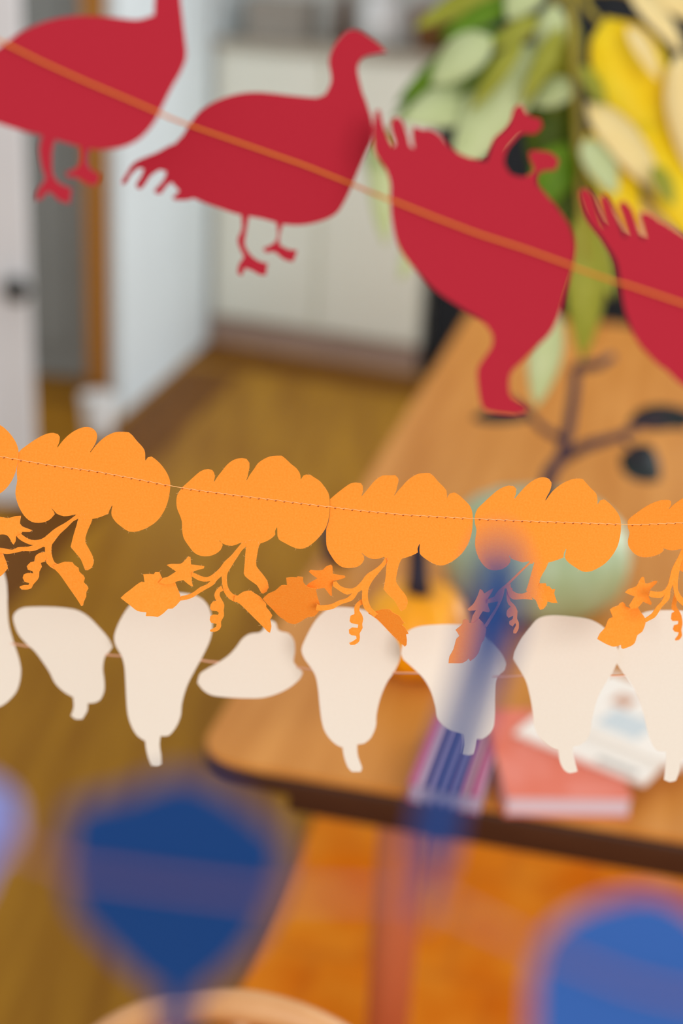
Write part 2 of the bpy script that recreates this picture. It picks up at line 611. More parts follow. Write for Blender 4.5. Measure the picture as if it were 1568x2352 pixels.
MB().prism(rounded(0.003, 0.003, TW - 0.003, TL - 0.003, 0.05), TZ - 0.008, TZ, MT).build('tabletop', M_TABLE, tb)
MB().prism(rounded(0, 0, TW, TL, 0.053), TZ - 0.032, TZ - 0.0085, MT).build('edge_band', M_EDGE, tb, bevel=0.004)
ap = MB()
ap.box((0.09, 0.10, TZ - 0.12), (TW - 0.09, 0.12, TZ - 0.033), MT).box((0.09, TL - 0.12, TZ - 0.12), (TW - 0.09, TL - 0.10, TZ - 0.033), MT)
ap.box((0.09, 0.121, TZ - 0.12), (0.11, TL - 0.121, TZ - 0.033), MT).box((TW - 0.11, 0.121, TZ - 0.12), (TW - 0.09, TL - 0.121, TZ - 0.033), MT)
ap.build('apron', M_EDGE, tb)
_lp = MT.inverted() @ hit(905, 2150, 0.3)
for x in (_lp.x, TW - 0.14):
    for y in (_lp.y, TL - 0.16):
        MB().tube([MT @ Vector((x, y, 0.0125)), MT @ Vector((x, y, TZ - 0.033))], [0.030, 0.036], 14).build('leg', M_LEG, tb, True)

# ---------------------------------------------------------------- things on the table
def on_table(u, v):
    p = hit(u, v, TZ + 0.0005)
    return p


# striped cloth-bound notebook and coral book with papers on top
M_STRIPE = bpy.data.materials.new('striped_cover')
M_STRIPE.use_nodes = True
_nt = M_STRIPE.node_tree
_b = _nt.nodes['Principled BSDF']
_b.inputs['Roughness'].default_value = 0.6
_tc = _nt.nodes.new('ShaderNodeTexCoord')
_sx = _nt.nodes.new('ShaderNodeSeparateXYZ')
_nt.links.new(_tc.outputs['Object'], _sx.inputs['Vector'])
_mul = _nt.nodes.new('ShaderNodeMath')
_mul.operation = 'MULTIPLY'
_mul.inputs[1].default_value = 15.5
_nt.links.new(_sx.outputs['X'], _mul.inputs[0])
_fr = _nt.nodes.new('ShaderNodeMath')
_fr.operation = 'FRACT'
_nt.links.new(_mul.outputs[0], _fr.inputs[0])
_rp = _nt.nodes.new('ShaderNodeValToRGB')
_rp.color_ramp.interpolation = 'CONSTANT'
_cols = [(0.0, (196, 96, 128)), (0.16, (206, 170, 186)), (0.3, (98, 72, 112)), (0.42, (166, 140, 176)), (0.52, (92, 66, 108)),
         (0.62, (150, 128, 168)), (0.7, (104, 74, 110)), (0.78, (190, 104, 128)), (0.88, (208, 160, 150)), (0.95, (150, 60, 66))]
_e = _rp.color_ramp.elements
_e[0].position, _e[0].color = 0.0, srgb(*_cols[0][1])
_e[1].position, _e[1].color = _cols[1][0], srgb(*_cols[1][1])
for p_, c_ in _cols[2:]:
    el = _e.new(p_)
    el.color = srgb(*c_)
_nt.links.new(_fr.outputs[0], _rp.inputs['Fac'])
_nt.links.new(_rp.outputs['Color'], _b.inputs['Base Color'])

M_PAGE = mat('lilac_page_edge', srgb(226, 206, 216), 0.8, srgb(216, 196, 208), scale=200, stretch=(1, 1, 30))
M_PAGE2 = mat('grey_page_edge', srgb(196, 186, 206), 0.8, srgb(182, 172, 194), scale=200, stretch=(1, 1, 30))
M_CORAL = mat('coral_cover', srgb(228, 112, 84), 0.6, srgb(236, 138, 120), scale=22)
M_SHEET = mat('white_print_paper', srgb(246, 238, 228), 0.7, srgb(250, 243, 234), scale=12)
M_PRINTB = mat('pale_blue_print', srgb(206, 216, 220), 0.7, srgb(214, 222, 226), scale=40)
M_PRINTP = mat('pink_print', srgb(206, 158, 132), 0.7, srgb(214, 170, 146), scale=40)
M_PRINTG = mat('grey_print', srgb(176, 172, 166), 0.7, srgb(186, 182, 176), scale=40)


def book(name, label, cat, left, right, depth, thick, mc, mp, z0=TZ + 0.0005, cover=0.0025, group=None):
    """front edge from left to right (top front corners, pixels), running away for `depth` metres"""
    a, b = hit(*left, z0 + thick), hit(*right, z0 + thick)
    yaw = math.atan2((b - a).y, (b - a).x)
    Mx = frame(Vector((a.x, a.y, z0)), yaw)
    w = (b - a).length
    r = empty(name, Mx.translation, label, cat, group, Mx.to_3x3())
    MB().box((0, 0, 0), (w, depth, cover), Mx).build('back_cover', mc, r)
    MB().box((0.003, 0.001, cover + .0001), (w - 0.002, depth - 0.003, thick - cover - .0001), Mx).build('pages', mp, r)
    MB().box((0, 0, thick - cover), (w, depth, thick), Mx).build('front_cover', mc, r)
    return r, Mx, w


b1, Mb1, w1 = book('notebook', 'thin notebook with purple and pink striped cover on the table beside the coral book', 'book',
                   (940, 1799), (1102, 1830), 0.155, 0.022, M_STRIPE, M_PAGE2)
b2, Mb2, w2 = book('book', 'thick coral red book with pale lilac page edges lying under white papers', 'book',
                   (1162, 1828), (1452, 1832), 0.185, 0.026, M_CORAL, M_PAGE)
# stack of printed sheets lying across the coral book
zs = TZ + 0.0005 + 0.027
for k, (q0, q1, q2, q3, dz, lab) in enumerate((
        ((1180, 1690), (1478, 1808), (1640, 1700), (1330, 1588), 0.0, 'large white printed magazine lying across the coral book, lower one of the two'),
        ((1262, 1650), (1560, 1772), (1700, 1650), (1420, 1560), 0.0065, 'white printed magazine with pale blue picture, topmost on the coral book'))):
    pts = [hit(*q, zs + dz) for q in (q0, q1, q2, q3)]
    # square it up: front-left edge and its normal
    e = (pts[1] - pts[0])
    yaw = math.atan2(e.y, e.x)
    w_ = e.length
    dep = (Matrix.Rotation(-yaw, 3, 'Z') @ (pts[3] - pts[0])).y
    Mx = frame(Vector((pts[0].x, pts[0].y, zs + dz)), yaw)
    r = empty('magazine', Mx.translation, lab, 'magazine', 'white magazines on the coral book', Mx.to_3x3())
    MB().box((0, 0, 0), (w_, dep, 0.0058), Mx).build('pages', M_SHEET, r, bevel=0.0008)
    if k == 1:
        MB().box((w_ * .30, dep * .12, 0.0059), (w_ * .62, dep * .46, 0.0062), Mx).build('printed_picture', M_PRINTB, r)
        MB().box((w_ * .22, dep * .52, 0.0059), (w_ * .36, dep * .72, 0.0062), Mx).build('printed_picture', M_PRINTP, r)
        MB().box((w_ * .50, dep * .55, 0.0059), (w_ * .82, dep * .74, 0.0062), Mx).build('printed_picture', M_PRINTG, r)
    else:
        MB().box((w_ * .62, dep * .03, 0.0059), (w_ * .92, dep * .10, 0.0062), Mx).build('printed_picture', M_PRINTG, r)

# small orange pumpkin with a dark stalk
M_PUMP = mat('orange_rind', srgb(255, 164, 0), 0.4, srgb(255, 178, 6), scale=14, spec=0.4)
M_STALK = mat('dark_stalk', srgb(34, 32, 52), 0.7, srgb(46, 42, 58), scale=40)
pp = on_table(955, 1525)
R = 0.072
pk = empty('pumpkin', pp, 'small yellow orange pumpkin with dark stalk on the table beside the green pot', 'pumpkin')
prof = [(R * x, R * z) for x, z in ((.25, .03), (.6, 0.0), (.88, .2), (1, .55), (1, .85), (.88, 1.2), (.62, 1.42), (.3, 1.46), (.12, 1.38))]
MB().lathe(prof, 60, Matrix.Translation(pp), lobes=10, depth=0.12).build('body', M_PUMP, pk, True)
pts = [pp + Vector((-.004, 0, R * 1.36)), pp + Vector((-.006, 0.002, R * 1.75)), pp + Vector((-.008, 0.006, R * 2.2)), pp + Vector((-.006, 0.01, R * 2.7))]
MB().tube(pts, [0.017, 0.0125, 0.0115, 0.014], 8).build('stalk', M_STALK, pk, True)

# round pale green pot with a dark twig
M_POT = mat('sage_glaze', srgb(182, 200, 170), 0.35, srgb(160, 180, 132), scale=9, spec=0.4)
M_TWIG = mat('purple_brown_bark', srgb(78, 58, 72), 0.8, srgb(64, 48, 62), scale=60)
M_DKLEAF = mat('dark_leaf', srgb(26, 34, 40), 0.6, srgb(36, 46, 44), scale=40)
pg = on_table(1225, 1400)
pg = pg + Vector((0, 0.03, 0))
dg = (pg - EYE).dot(FWD)
Rg = 215 / F * dg
pot = empty('pot', pg, 'squat pale sage green round pot holding a dark twig on the table', 'pot')
prof = [(Rg * x, Rg * z) for x, z in ((.40, 0.0), (.70, .03), (.93, .28), (1, .55), (.95, .82), (.74, 1.03), (.42, 1.12), (.30, 1.13), (.28, 1.18), (.25, 1.18), (.24, 1.0))]
MB().lathe(prof, 60, Matrix.Translation(pg), lobes=12, depth=0.07).build('body', M_POT, pot, True)
top = pg + Vector((0, 0, Rg * 1.0))
dt = (top - EYE).dot(FWD)


def tw(u, v, dd=0.0):
    return at(u, v, dt + dd)


twr = empty('twig', top, 'dark purple brown bare twig with a few dark leaves standing in the green pot', 'twig')
MB().tube([top, tw(1262, 1085), tw(1290, 1050), tw(1306, 980, .01), tw(1318, 900, .02), tw(1322, 842, .02)], [.0105, .0105, .0095, .008, .0075, .007], 8).build('stem', M_TWIG, twr, True)
MB().tube([tw(1322, 842, .02), tw(1345, 842, .02), tw(1375, 838, .02), tw(1406, 818, .03)], [.007, .0075, .007, .0055], 8).build('branch', M_TWIG, twr, True)
MB().tube([tw(1296, 1050), tw(1350, 1022, -.01), tw(1425, 1002, -.02), tw(1470, 975, -.02), tw(1530, 962, -.03)], [.0085, .0085, .0065, .006, .004], 8).build('branch', M_TWIG, twr, True)
MB().tube([tw(1292, 1010), tw(1245, 985, .01), tw(1205, 940, .01), tw(1175, 915, .02)], [.006, .005, .004, .003], 8).build('branch', M_TWIG, twr, True)
MB().tube([tw(1425, 1002, -.02), tw(1452, 1030, -.02), tw(1470, 1062, -.02)], [.004, .003, .003], 6).build('branch', M_TWIG, twr, True)


def leaf_mesh(base, tip, width, up, fold=0.25, curl=0.15, n=8, shape=0.45):
    """pointed leaf from base to tip, folded along its rib"""
    base, tip = Vector(base), Vector(tip)
    d = tip - base
    L = d.length
    d.normalize()
    nrm = (up - d * up.dot(d)).normalized()
    side = d.cross(nrm)
    m = MB()
    vs, fs = [], []
    for i in range(n + 1):
        t = i / n
        w = width * 0.5 * (max(0.0, math.sin(PI * t ** (0.8 if shape < .5 else 1.2))) ** 0.75)
        w = max(w, 0.0004)
        c = base + d * (L * t) - nrm * (curl * L * t * t)
        e = nrm * (w * fold)
        for s_, h in ((-1, 1), (0, 0), (1, 1)):
            vs.append(c + side * (w * s_) + e * h)
        for s_, h in ((-1, 1), (0, 0), (1, 1)):
            vs.append(c + side * (w * s_) + e * h - nrm * 0.0003)
    for i in range(n):
        a, b = 6 * i, 6 * (i + 1)
        fs += [(a, a + 1, b + 1, b), (a + 1, a + 2, b + 2, b + 1), (a + 3, b + 3, b + 4, a + 4), (a + 4, b + 4, b + 5, a + 5)]
        fs += [(a, b, b + 3, a + 3), (a + 2, a + 5, b + 5, b + 2)]
    fs += [(0, 3, 4, 1), (1, 4, 5, 2), (6 * n, 6 * n + 1, 6 * n + 4, 6 * n + 3), (6 * n + 1, 6 * n + 2, 6 * n + 5, 6 * n + 4)]
    return m.add(vs, fs)


upv = Vector((0, -.5, .8))
for (b_, t_, w_) in (((1083, 962), (1226, 955), 46), ((1440, 972), (1610, 955), 76), ((1424, 1046), (1518, 1100), 112), ((1530, 962), (1580, 985), 40)):
    leaf_mesh(tw(*b_), tw(*t_, -.01), w_ / F * dt, upv, fold=.3, curl=.05).build('leaf', M_DKLEAF, twr, True)

# small dark cup at the table's left edge
pc = on_table(775, 1285)
M_NAVY = mat('navy_glaze', srgb(30, 38, 66), 0.3, srgb(38, 46, 76), scale=10)
lathe_thing('cup', 'small dark navy cup near the left edge of the table behind the pumpkin', 'cup', pc,
            [('body', [(0.018, 0), (0.02, 0.002), (0.025, 0.03), (0.027, 0.06), (0.025, 0.06), (0.022, 0.03), (0.015, 0.006)], M_NAVY)])

# ---------------------------------------------------------------- bentwood chair at the near end of the table
M_BENT = wood('bentwood', (206, 146, 92), (226, 170, 116), rough=0.4, stretch=(5, 5, 5))
M_SEAT = wood('seat_wood', (200, 112, 40), (220, 132, 56), rough=0.45)
pt_ = hit(548, 2308, 0.82)
yc = math.radians(-4)
MC = frame(Vector((pt_.x, pt_.y, 0)), yc)
ch = empty('bentwood_chair', MC.translation, 'pale bentwood hoop back chair pulled up to the end of the table', 'chair', None, MC.to_3x3())
hp = []
for k in range(33):
    a = PI * k / 32
    x, zz = 0.165 * math.cos(a), 0.82 - 0.2 + 0.2 * math.sin(a)
    hp.append(MC @ Vector((x, 0.05 * (0.82 - zz) / 0.37, zz)))
hp = [MC @ Vector((0.15, 0.05, 0.46))] + hp + [MC @ Vector((-0.15, 0.05, 0.46))]
MB().tube(hp, 0.0125, 12).build('back_hoop', M_BENT, ch, True)
for x in (-.055, 0, .055):
    MB().tube([MC @ Vector((x, .055, .46)), MC @ Vector((x * 1.1, .01, .812 - abs(x) * .28))], 0.007, 8).build('spindle', M_BENT, ch, True)
MB().lathe([(0.185, .432), (.195, .436), (.195, .455), (.185, .46)], 40, MC @ Matrix.Translation((0, .2, 0))).build('seat', M_SEAT, ch)
for x in (-.14, .14):
    for y in (.06, .34):
        MB().tube([MC @ Vector((x, y, .431)), MC @ Vector((x * 1.25, .2 + (y - .2) * 1.3, .016))], [.016, .011], 10).build('leg', M_BENT, ch, True)

# ---------------------------------------------------------------- hanging branch with green and yellow leaves
M_LG = mat('leaf_green', srgb(98, 146, 18), 0.5, srgb(128, 168, 36), scale=30, trans=0.3)
M_LP = mat('leaf_pale', srgb(206, 220, 160), 0.45, srgb(216, 228, 176), scale=30, trans=0.2)
M_LO = mat('leaf_olive', srgb(166, 170, 50), 0.5, srgb(186, 188, 74), scale=30, trans=0.3)
M_LD = mat('leaf_deep_green', srgb(74, 96, 16), 0.55, srgb(94, 116, 26), scale=30, trans=0.2)
M_LY = mat('leaf_yellow', srgb(255, 218, 0), 0.5, srgb(255, 230, 40), scale=25, trans=0.15)
M_LC = mat('leaf_cream', srgb(250, 224, 150), 0.5, srgb(255, 234, 170), scale=25, trans=0.12)
M_ST = mat('branch_stem', srgb(160, 146, 50), 0.7, srgb(176, 160, 70), scale=40)
DL = 1.72
hb = empty('hanging_branch', at(1300, -60, DL), 'hanging branch of green, pale and yellow leaves above the table', 'branch')


def lf(u0, v0, u1, v1, wpx, m, dd0=0.0, dd1=0.0, nx=0.0, nz=0.75, fold=.2, curl=.12, shape=.4):
    base, tip = at(u0, v0, DL + dd0), at(u1, v1, DL + dd1)
    up = Vector((nx, -1, nz))
    leaf_mesh(base, tip, wpx / F * DL * 1.12, up, fold, curl, shape=shape).build('leaf', m, hb, True)


def st(pts, r):
    MB().tube([at(u, v, DL + d_) for u, v, d_ in pts], r, 8).build('stem', M_ST, hb, True)


st([(1318, -160, 0.02), (1312, 0, 0), (1318, 160, 0), (1326, 330, 0), (1334, 500, 0), (1346, 600, .01)], [.007, .0055, .0052, .005, .004, .003])
st([(1306, -40, .01), (1240, 60, 0), (1170, 100, -.01)], [.005, .004, .003])
st([(1320, -60, .01), (1350, 20, 0), (1400, 75, 0)], [.005, .004, .003])
st([(1310, 20, .01), (1265, 130, 0), (1230, 180, 0)], [.004, .003, .002])
st([(1316, -20, .02), (1420, -20, .02), (1500, 10, .02)], [.004, .003, .002])
lf(1150, 70, 900, 225, 66, M_LG, 0, .02, -.2)
lf(1130, 85, 985, 185, 95, M_LP, -.03, -.02, -.3)
lf(1215, -10, 1010, 75, 52, M_LG, 0.02, 0, .1)
lf(1180, 180, 900, 250, 90, M_LG, .03, .02, -.2)
lf(1135, 225, 920, 262, 105, M_LP, -.01, -.02, -.2)
lf(1228, 100, 1040, 400, 118, M_LP, -.01, -.05, .2)
lf(1215, 110, 1075, 330, 60, M_LO, 0.01, 0, .2)
lf(1180, -40, 950, 50, 60, M_LO, .03, .02, .1)
lf(1240, 40, 1120, 110, 44, M_LO, -.03, -.03, .1)
lf(1200, 90, 1080, 250, 40, M_LO, -.05, -.05, .1)
lf(1170, 120, 1050, 215, 36, M_LD, -.04, -.04)
lf(1290, 60, 1200, 240, 44, M_LO, -.05, -.05, .2)
lf(1330, 150, 1400, 250, 40, M_LO, -.04, -.03, .2)
lf(1345, 420, 1440, 470, 50, M_LD, -.02, -.02)
lf(1275, 10, 1248, 160, 62, M_LP, -.02, -.02)
lf(1240, -60, 1165, 40, 80, M_LP, -.02, -.02)
lf(1305, 20, 1285, 290, 70, M_LO, .02, .02)
lf(1290, 150, 1235, 420, 110, M_LD, .03, .03)
lf(1318, 190, 1225, 240, 60, M_LP, 0, 0)
lf(1318, 300, 1300, 560, 110, M_LD, .02, .02)
lf(1300, 330, 1235, 480, 90, M_LG, 0, 0)
lf(1390, 40, 1520, 330, 165, M_LY, -.01, -.02, .1)
lf(1400, 190, 1600, 470, 180, M_LY, .0, -.02, .1)
lf(1440, 60, 1520, 175, 46, M_LC, -.04, -.05, .4)
lf(1440, -30, 1580, 110, 60, M_LC, -.02, -.02, .4)
lf(1490, -40, 1620, 40, 80, M_LC, 0, 0, .2)
lf(1345, 235, 1540, 440, 85, M_LC, -.03, -.04, .3)
lf(1350, 300, 1470, 520, 95, M_LY, -.02, -.03, -.1)
lf(1340, 320, 1420, 440, 70, M_LP, -.04, -.05, .2)
lf(1470, 280, 1620, 560, 120, M_LY, -.01, -.02)
lf(1560, 120, 1600, 400, 90, M_LC, -.03, -.03)
lf(1500, 380, 1550, 470, 40, M_LO, -.05, -.05)
lf(1345, 440, 1580, 560, 90, M_LC, .01, .01)
lf(1338, 480, 1352, 830, 92, M_LO, 0, .02, .2)
lf(1335, 500, 1420, 680, 60, M_LO, .02, .02, .3)
lf(1262, 700, 1238, 935, 76, M_LP, 0, 0, .2)
st([(1334, 480, 0), (1300, 600, .01), (1262, 700, 0)], [.003, .003, .002])
st([(1240, 60, .01), (1060, 200, .02), (880, 310, .02)], [.003, .002, .0016])
lf(880, 310, 880, 560, 62, M_LP, .02, .02, -.2)
lf(900, 300, 845, 400, 60, M_LG, .02, .02)
lf(1020, 420, 915, 640, 60, M_LP, .03, .03)

# ---------------------------------------------------------------- paper garlands
def garland_thread(name, label, path, sheets, radius, material, lift, step=24, holes=None, stitched=True, group=None):
    """one cord along the pixel path, lying on the front of every sheet it is sewn through"""
    u0, u1 = path[0][0], path[-1][0]
    us = []
    u = u0
    while u < u1:
        us.append(u)
        u += step
    us.append(u1)
    pts = []

    def sheet_at(uu):
        for s, a, b in sheets:
            if a <= uu <= b: return s
        return None

    for i, uu in enumerate(us):
        v = interp(path, uu)
        s = sheet_at(uu)
        if s is None:
            l = [(abs(uu - (a if uu < a else b)), s_, (a if uu < a else b)) for s_, a, b in sheets]
            l.sort(key=lambda t: t[0])
            s_ = l[0][1]
            e = s_.pt(l[0][2], interp(path, l[0][2]))
            dep = (e - EYE).dot(FWD)
            if len(l) > 1 and (l[0][2] - uu) * (l[1][2] - uu) < 0:
                e2 = l[1][1].pt(l[1][2], interp(path, l[1][2]))
                d2 = (e2 - EYE).dot(FWD)
                t = l[0][0] / (l[0][0] + l[1][0])
                dep = dep * (1 - t) + d2 * t
            pts.append(at(uu, v, dep - lift))
        else:
            p = s.pt(uu, v)
            if stitched:
                um = min(u1, uu + step * 0.12)
                pts.append(p + s.n * (radius * 0.25))
                ua, ub = uu + step * 0.12, uu + step * 0.88
                for q, off in ((ua, -0.9), (ub, 0.7)):
                    if q < u1 and sheet_at(q) is s:
                        pts.append(s.pt(q, interp(path, q) + off) + s.n * (radius * 1.15))
            else:
                pts.append(p + s.n * lift)
    o = MB().tube(pts, radius, 6).build(name, material, None, True)
    tag(o, label, 'thread', group)
    if holes:
        for (s, a, b), root in zip(sheets, holes):
            m = MB()
            u = u0
            while u < u1:
                if a + 4 < u < b - 4 and -30 < u < W + 30:
                    c = s.pt(u, interp(path, u) + 1.4) + s.n * 0.00005
                    ex, ez = s.R.col[0].to_3d(), s.R.col[2].to_3d()
                    k = 8
                    rr = 0.00042
                    vs = [c + (ex * math.cos(2 * PI * j / k) + ez * math.sin(2 * PI * j / k)) * rr + s.n * (0.00012 if 1 else 0) for j in range(k)]
                    vs += [c + (ex * math.cos(2 * PI * j / k) + ez * math.sin(2 * PI * j / k)) * rr * 1.25 for j in range(k)]
                    m.add(vs, [tuple(range(k))] + [(j, (j + 1) % k, k + (j + 1) % k, k + j) for j in range(k)])
                u += step
            if m.v:
                tag(m.build('needle_holes', M_HOLE, root), kind='stuff')
    return o


# ---- orange pumpkins -------------------------------------------------
Z1, Z2, Z3, Z4 = (0, 960, 3.92), (380, 1030, 3.92), (720, 1070, 3.92), (1060, 1080, 3.92)
ZL2, ZL3, ZL4, Z5 = (230, 1260, 3.4844), (580, 1260, 3.92), (900, 1200, 3.92), (1340, 1120, 5.8816)
BODY1 = "168,310 250,240 340,180 420,142 480,134 520,145 538,172 530,225 514,262 518,266 560,210 620,150 690,105 760,82 820,88 860,120 874,165 862,220 838,265 810,306 814,310 860,250 920,190 990,145 1060,125 1160,130 1190,155 1230,205 1285,265 1305,310 1306,360 1308,385 1330,355 1362,347 1390,365 1440,410 1490,475 1520,535 1532,590 1528,660 1508,760 1470,850 1410,930 1330,985 1240,1020 1160,1022 1100,985 1040,935 1005,880 1004,830 1012,790 1006,790 985,830 975,862 900,893 840,908 760,915 690,870 640,878 575,885 510,862 480,830 465,812 463,817 485,845 490,870 460,905 410,935 345,945 285,935 230,895 185,830 155,760 138,680 145,620 155,560 150,480 160,400"
BODY4 = "140,350 200,290 270,225 340,170 420,138 465,142 490,165 488,215 473,253 477,256 520,205 570,150 630,100 690,70 740,63 785,78 808,110 803,160 785,205 768,235 752,270 757,272 800,210 850,160 920,112 1010,78 1090,80 1120,115 1165,165 1210,210 1222,265 1222,310 1250,270 1280,263 1320,290 1370,340 1410,395 1430,450 1434,520 1425,600 1400,690 1350,775 1290,840 1220,885 1150,913 1090,912 1030,880 960,830 930,785 942,710 936,710 920,745 915,785 870,805 785,830 720,840 640,830 600,820 550,830 500,815 450,800 428,770 425,775 440,800 435,830 400,870 350,895 285,902 230,885 180,835 140,760 121,680 125,600 133,540 118,470 120,410"

PUMPKINS = []


def shift(pts, dx, dy):
    return [(x + dx, y + dy) for x, y in pts]


def pumpkin(label, u, v, depth, yaw, lean, parts):
    s = Sheet(u, v, depth, yaw, lean)
    r = s.root('paper_pumpkin', label, 'paper pumpkin', 'orange paper pumpkins on the middle garland')
    for i, (nm, outline, hinge, tilt) in enumerate(parts):
        s.part(r, nm, outline, M_ORANGE, lift=-0.00003 * i, hinge=hinge, tilt=tilt, step=5.0 if nm in ('tendril', 'flower') else 6.0)
    m = MB()
    for nm, outline, hinge, tilt in parts:
        q = smooth_outline(outline, 5.0)
        for p in q:
            low = nm != 'fruit' or p.y > v + 60
            if random.random() < (0.30 if low else 0.06):
                a = random.uniform(0, 2 * PI)
                L = random.uniform(2.0, 6.5)
                c = s.pt(p.x, p.y) + s.n * 0.0001
                k1 = s.pt(p.x + math.cos(a) * L * .5, p.y + math.sin(a) * L * .5) + s.n * random.uniform(-.0003, .0006)
                k2 = s.pt(p.x + math.cos(a + .5) * L, p.y + math.sin(a + .5) * L) + s.n * random.uniform(-.0006, .0009)
                m.tube([c, k1, k2], [.00006, .00005, .00003], 3)
    tag(m.build('torn_fibres', M_FIBRE, r), kind='stuff')
    PUMPKINS.append((s, r))
    return s, r


leafA2 = P("163,395 200,360 240,330 290,290 330,265 355,268 345,205 400,203 430,205 440,188 475,188 488,220 500,240 540,265 600,268 620,320 640,370 648,410 610,455 580,480 545,482 510,515 460,548 420,542 365,540 370,510 300,500 240,455", *ZL2)

pumpkin('orange paper pumpkin cut off by the left edge of the photo', 0, 1049, 0.7485, 2, 14,
        [('fruit', shift(P(BODY1, *Z1), -1365 / 3.92, -285 / 3.92), None, (0, 0)),
         ('stem', shift(P("705,905 690,960 660,1060 635,1160 680,1215 725,1270 750,1330 765,1368 790,1372 825,1350 842,1310 835,1250 800,1180 768,1120 768,1080 790,1010 820,945 832,905 800,860 720,860", *Z1), -1365 / 3.92, -285 / 3.92), None, (0, 0))])

pumpkin('orange paper pumpkin, first whole one from the left, its curly tendril over dark floor', 215, 1082, 0.750, 0, 14,
        [('fruit', P(BODY1, *Z1), None, (0, 0)),
         ('stem', P("705,905 690,960 660,1060 635,1160 680,1215 725,1270 750,1330 765,1368 790,1372 825,1350 842,1310 835,1250 800,1180 768,1120 768,1080 790,1010 820,945 832,905 800,870 720,870", *Z1), None, (0, 0)),
         ('vine', P("690,868 600,935 490,1000 400,1075 345,1098 280,1098 230,1075 190,1045 150,1062 160,1080 200,1110 260,1138 300,1145 250,1160 160,1165 110,1187 40,1175 0,1170 -60,1180 -60,1225 0,1215 60,1225 150,1212 200,1200 290,1200 340,1185 390,1160 405,1165 405,1210 403,1250 420,1310 450,1340 510,1375 520,1318 490,1300 470,1250 462,1200 468,1140 490,1110 540,1045 600,990 660,930 708,905 715,880", *Z1), (170, 1190), (4, 3)),
         ('flower', P("-90,840 -40,880 0,890 80,900 130,885 190,880 180,950 200,975 290,1010 270,1025 200,1025 190,1045 145,1065 140,1110 125,1138 110,1130 90,1090 60,1055 0,1050 -60,1080 -150,1080 -60,990", *Z1), (50, 1225), (12, -16)),
         ('tendril', P("400,1205 345,1220 315,1250 312,1290 275,1298 240,1335 250,1368 290,1378 300,1400 250,1395 212,1410 203,1440 220,1475 262,1487 255,1505 215,1505 178,1515 176,1530 200,1545 250,1545 280,1535 298,1500 330,1465 350,1430 352,1385 375,1340 365,1305 400,1295 415,1270", *Z1), (100, 1270), (-6, -4)),
         ('leaf', P("515,1318 580,1295 650,1300 668,1325 705,1350 712,1385 750,1420 762,1445 752,1480 780,1510 795,1535 775,1570 775,1610 755,1650 745,1690 730,1695 690,1630 620,1530 540,1415 490,1360 475,1325", *Z1), (125, 1300), (-5, 3)),
         ('leaf', shift(leafA2, -398, -72), (-20, 1280), (5, -5))])

pumpkin('orange paper pumpkin, second whole one from left, leaf before a tall gourd', 581, 1143, 0.7485, 0, 15,
        [('fruit', P("150,350 200,305 260,250 310,208 350,190 385,185 420,195 435,215 445,250 434,298 438,301 465,258 510,200 560,140 620,100 690,86 730,95 755,130 755,175 745,220 740,250 727,285 732,285 760,235 800,180 830,135 880,98 940,72 1000,65 1045,65 1080,92 1130,140 1180,180 1205,215 1215,245 1217,280 1240,245 1265,235 1305,238 1340,262 1390,295 1430,345 1465,400 1477,460 1477,540 1470,620 1445,710 1390,790 1330,850 1270,890 1210,905 1150,890 1080,855 1020,820 1008,790 1005,712 1000,712 985,745 988,775 960,805 910,835 855,855 780,870 720,850 690,845 640,865 600,877 545,870 510,855 485,827 482,832 505,850 515,870 495,915 450,950 390,970 320,968 260,940 210,880 165,810 150,740 147,660 130,605 105,545 97,480 105,420 125,385", *Z2), None, (0, 0)),
         ('stem', P("725,870 718,950 712,1040 704,1125 715,1150 770,1195 820,1230 845,1270 862,1302 880,1308 910,1290 928,1250 920,1205 895,1160 855,1110 818,1060 815,1020 828,940 840,880 855,855 790,820 720,840", *Z2), None, (0, 0)),
         ('vine', P("690,845 640,905 590,965 530,1020 490,1075 430,1130 375,1160 320,1150 265,1125 235,1115 232,1150 290,1185 345,1200 405,1195 370,1225 310,1250 265,1285 210,1315 140,1330 130,1350 138,1370 190,1362 250,1340 310,1300 370,1265 430,1230 465,1185 505,1150 508,1200 515,1250 525,1290 550,1330 580,1360 630,1385 675,1355 650,1325 610,1315 580,1285 558,1235 552,1170 560,1120 590,1070 620,1020 650,975 690,915 730,880 720,850", *Z2), (560, 1250), (3, 3)),
         ('flower', P("10,1050 50,1040 135,1038 170,1010 205,972 225,980 230,1045 280,1050 350,1060 345,1080 290,1095 255,1105 240,1130 235,1165 238,1205 248,1240 230,1240 195,1215 160,1185 95,1200 60,1215 10,1225 -65,1210 -20,1165 12,1160 95,1108", *Z2), (440, 1320), (6, -6)),
         ('leaf', leafA2, (410, 1370), (14, -10)),
         ('tendril', P("500,1235 460,1270 440,1310 445,1350 455,1370 425,1380 405,1405 400,1440 415,1460 460,1465 480,1480 470,1500 430,1495 402,1510 397,1545 410,1570 460,1580 455,1605 420,1625 398,1635 405,1650 440,1652 480,1635 500,1600 498,1560 525,1510 522,1460 528,1410 510,1370 485,1325 490,1295 520,1280", *Z2), (505, 1350), (-6, -4)),
         ('leaf', P("650,1325 700,1290 770,1282 800,1305 850,1335 880,1370 905,1400 905,1430 935,1465 960,1505 950,1530 940,1540 952,1600 940,1660 925,1655 870,1600 800,1530 720,1450 660,1395 615,1375 620,1330", *Z2), (548, 1370), (-6, 4))])

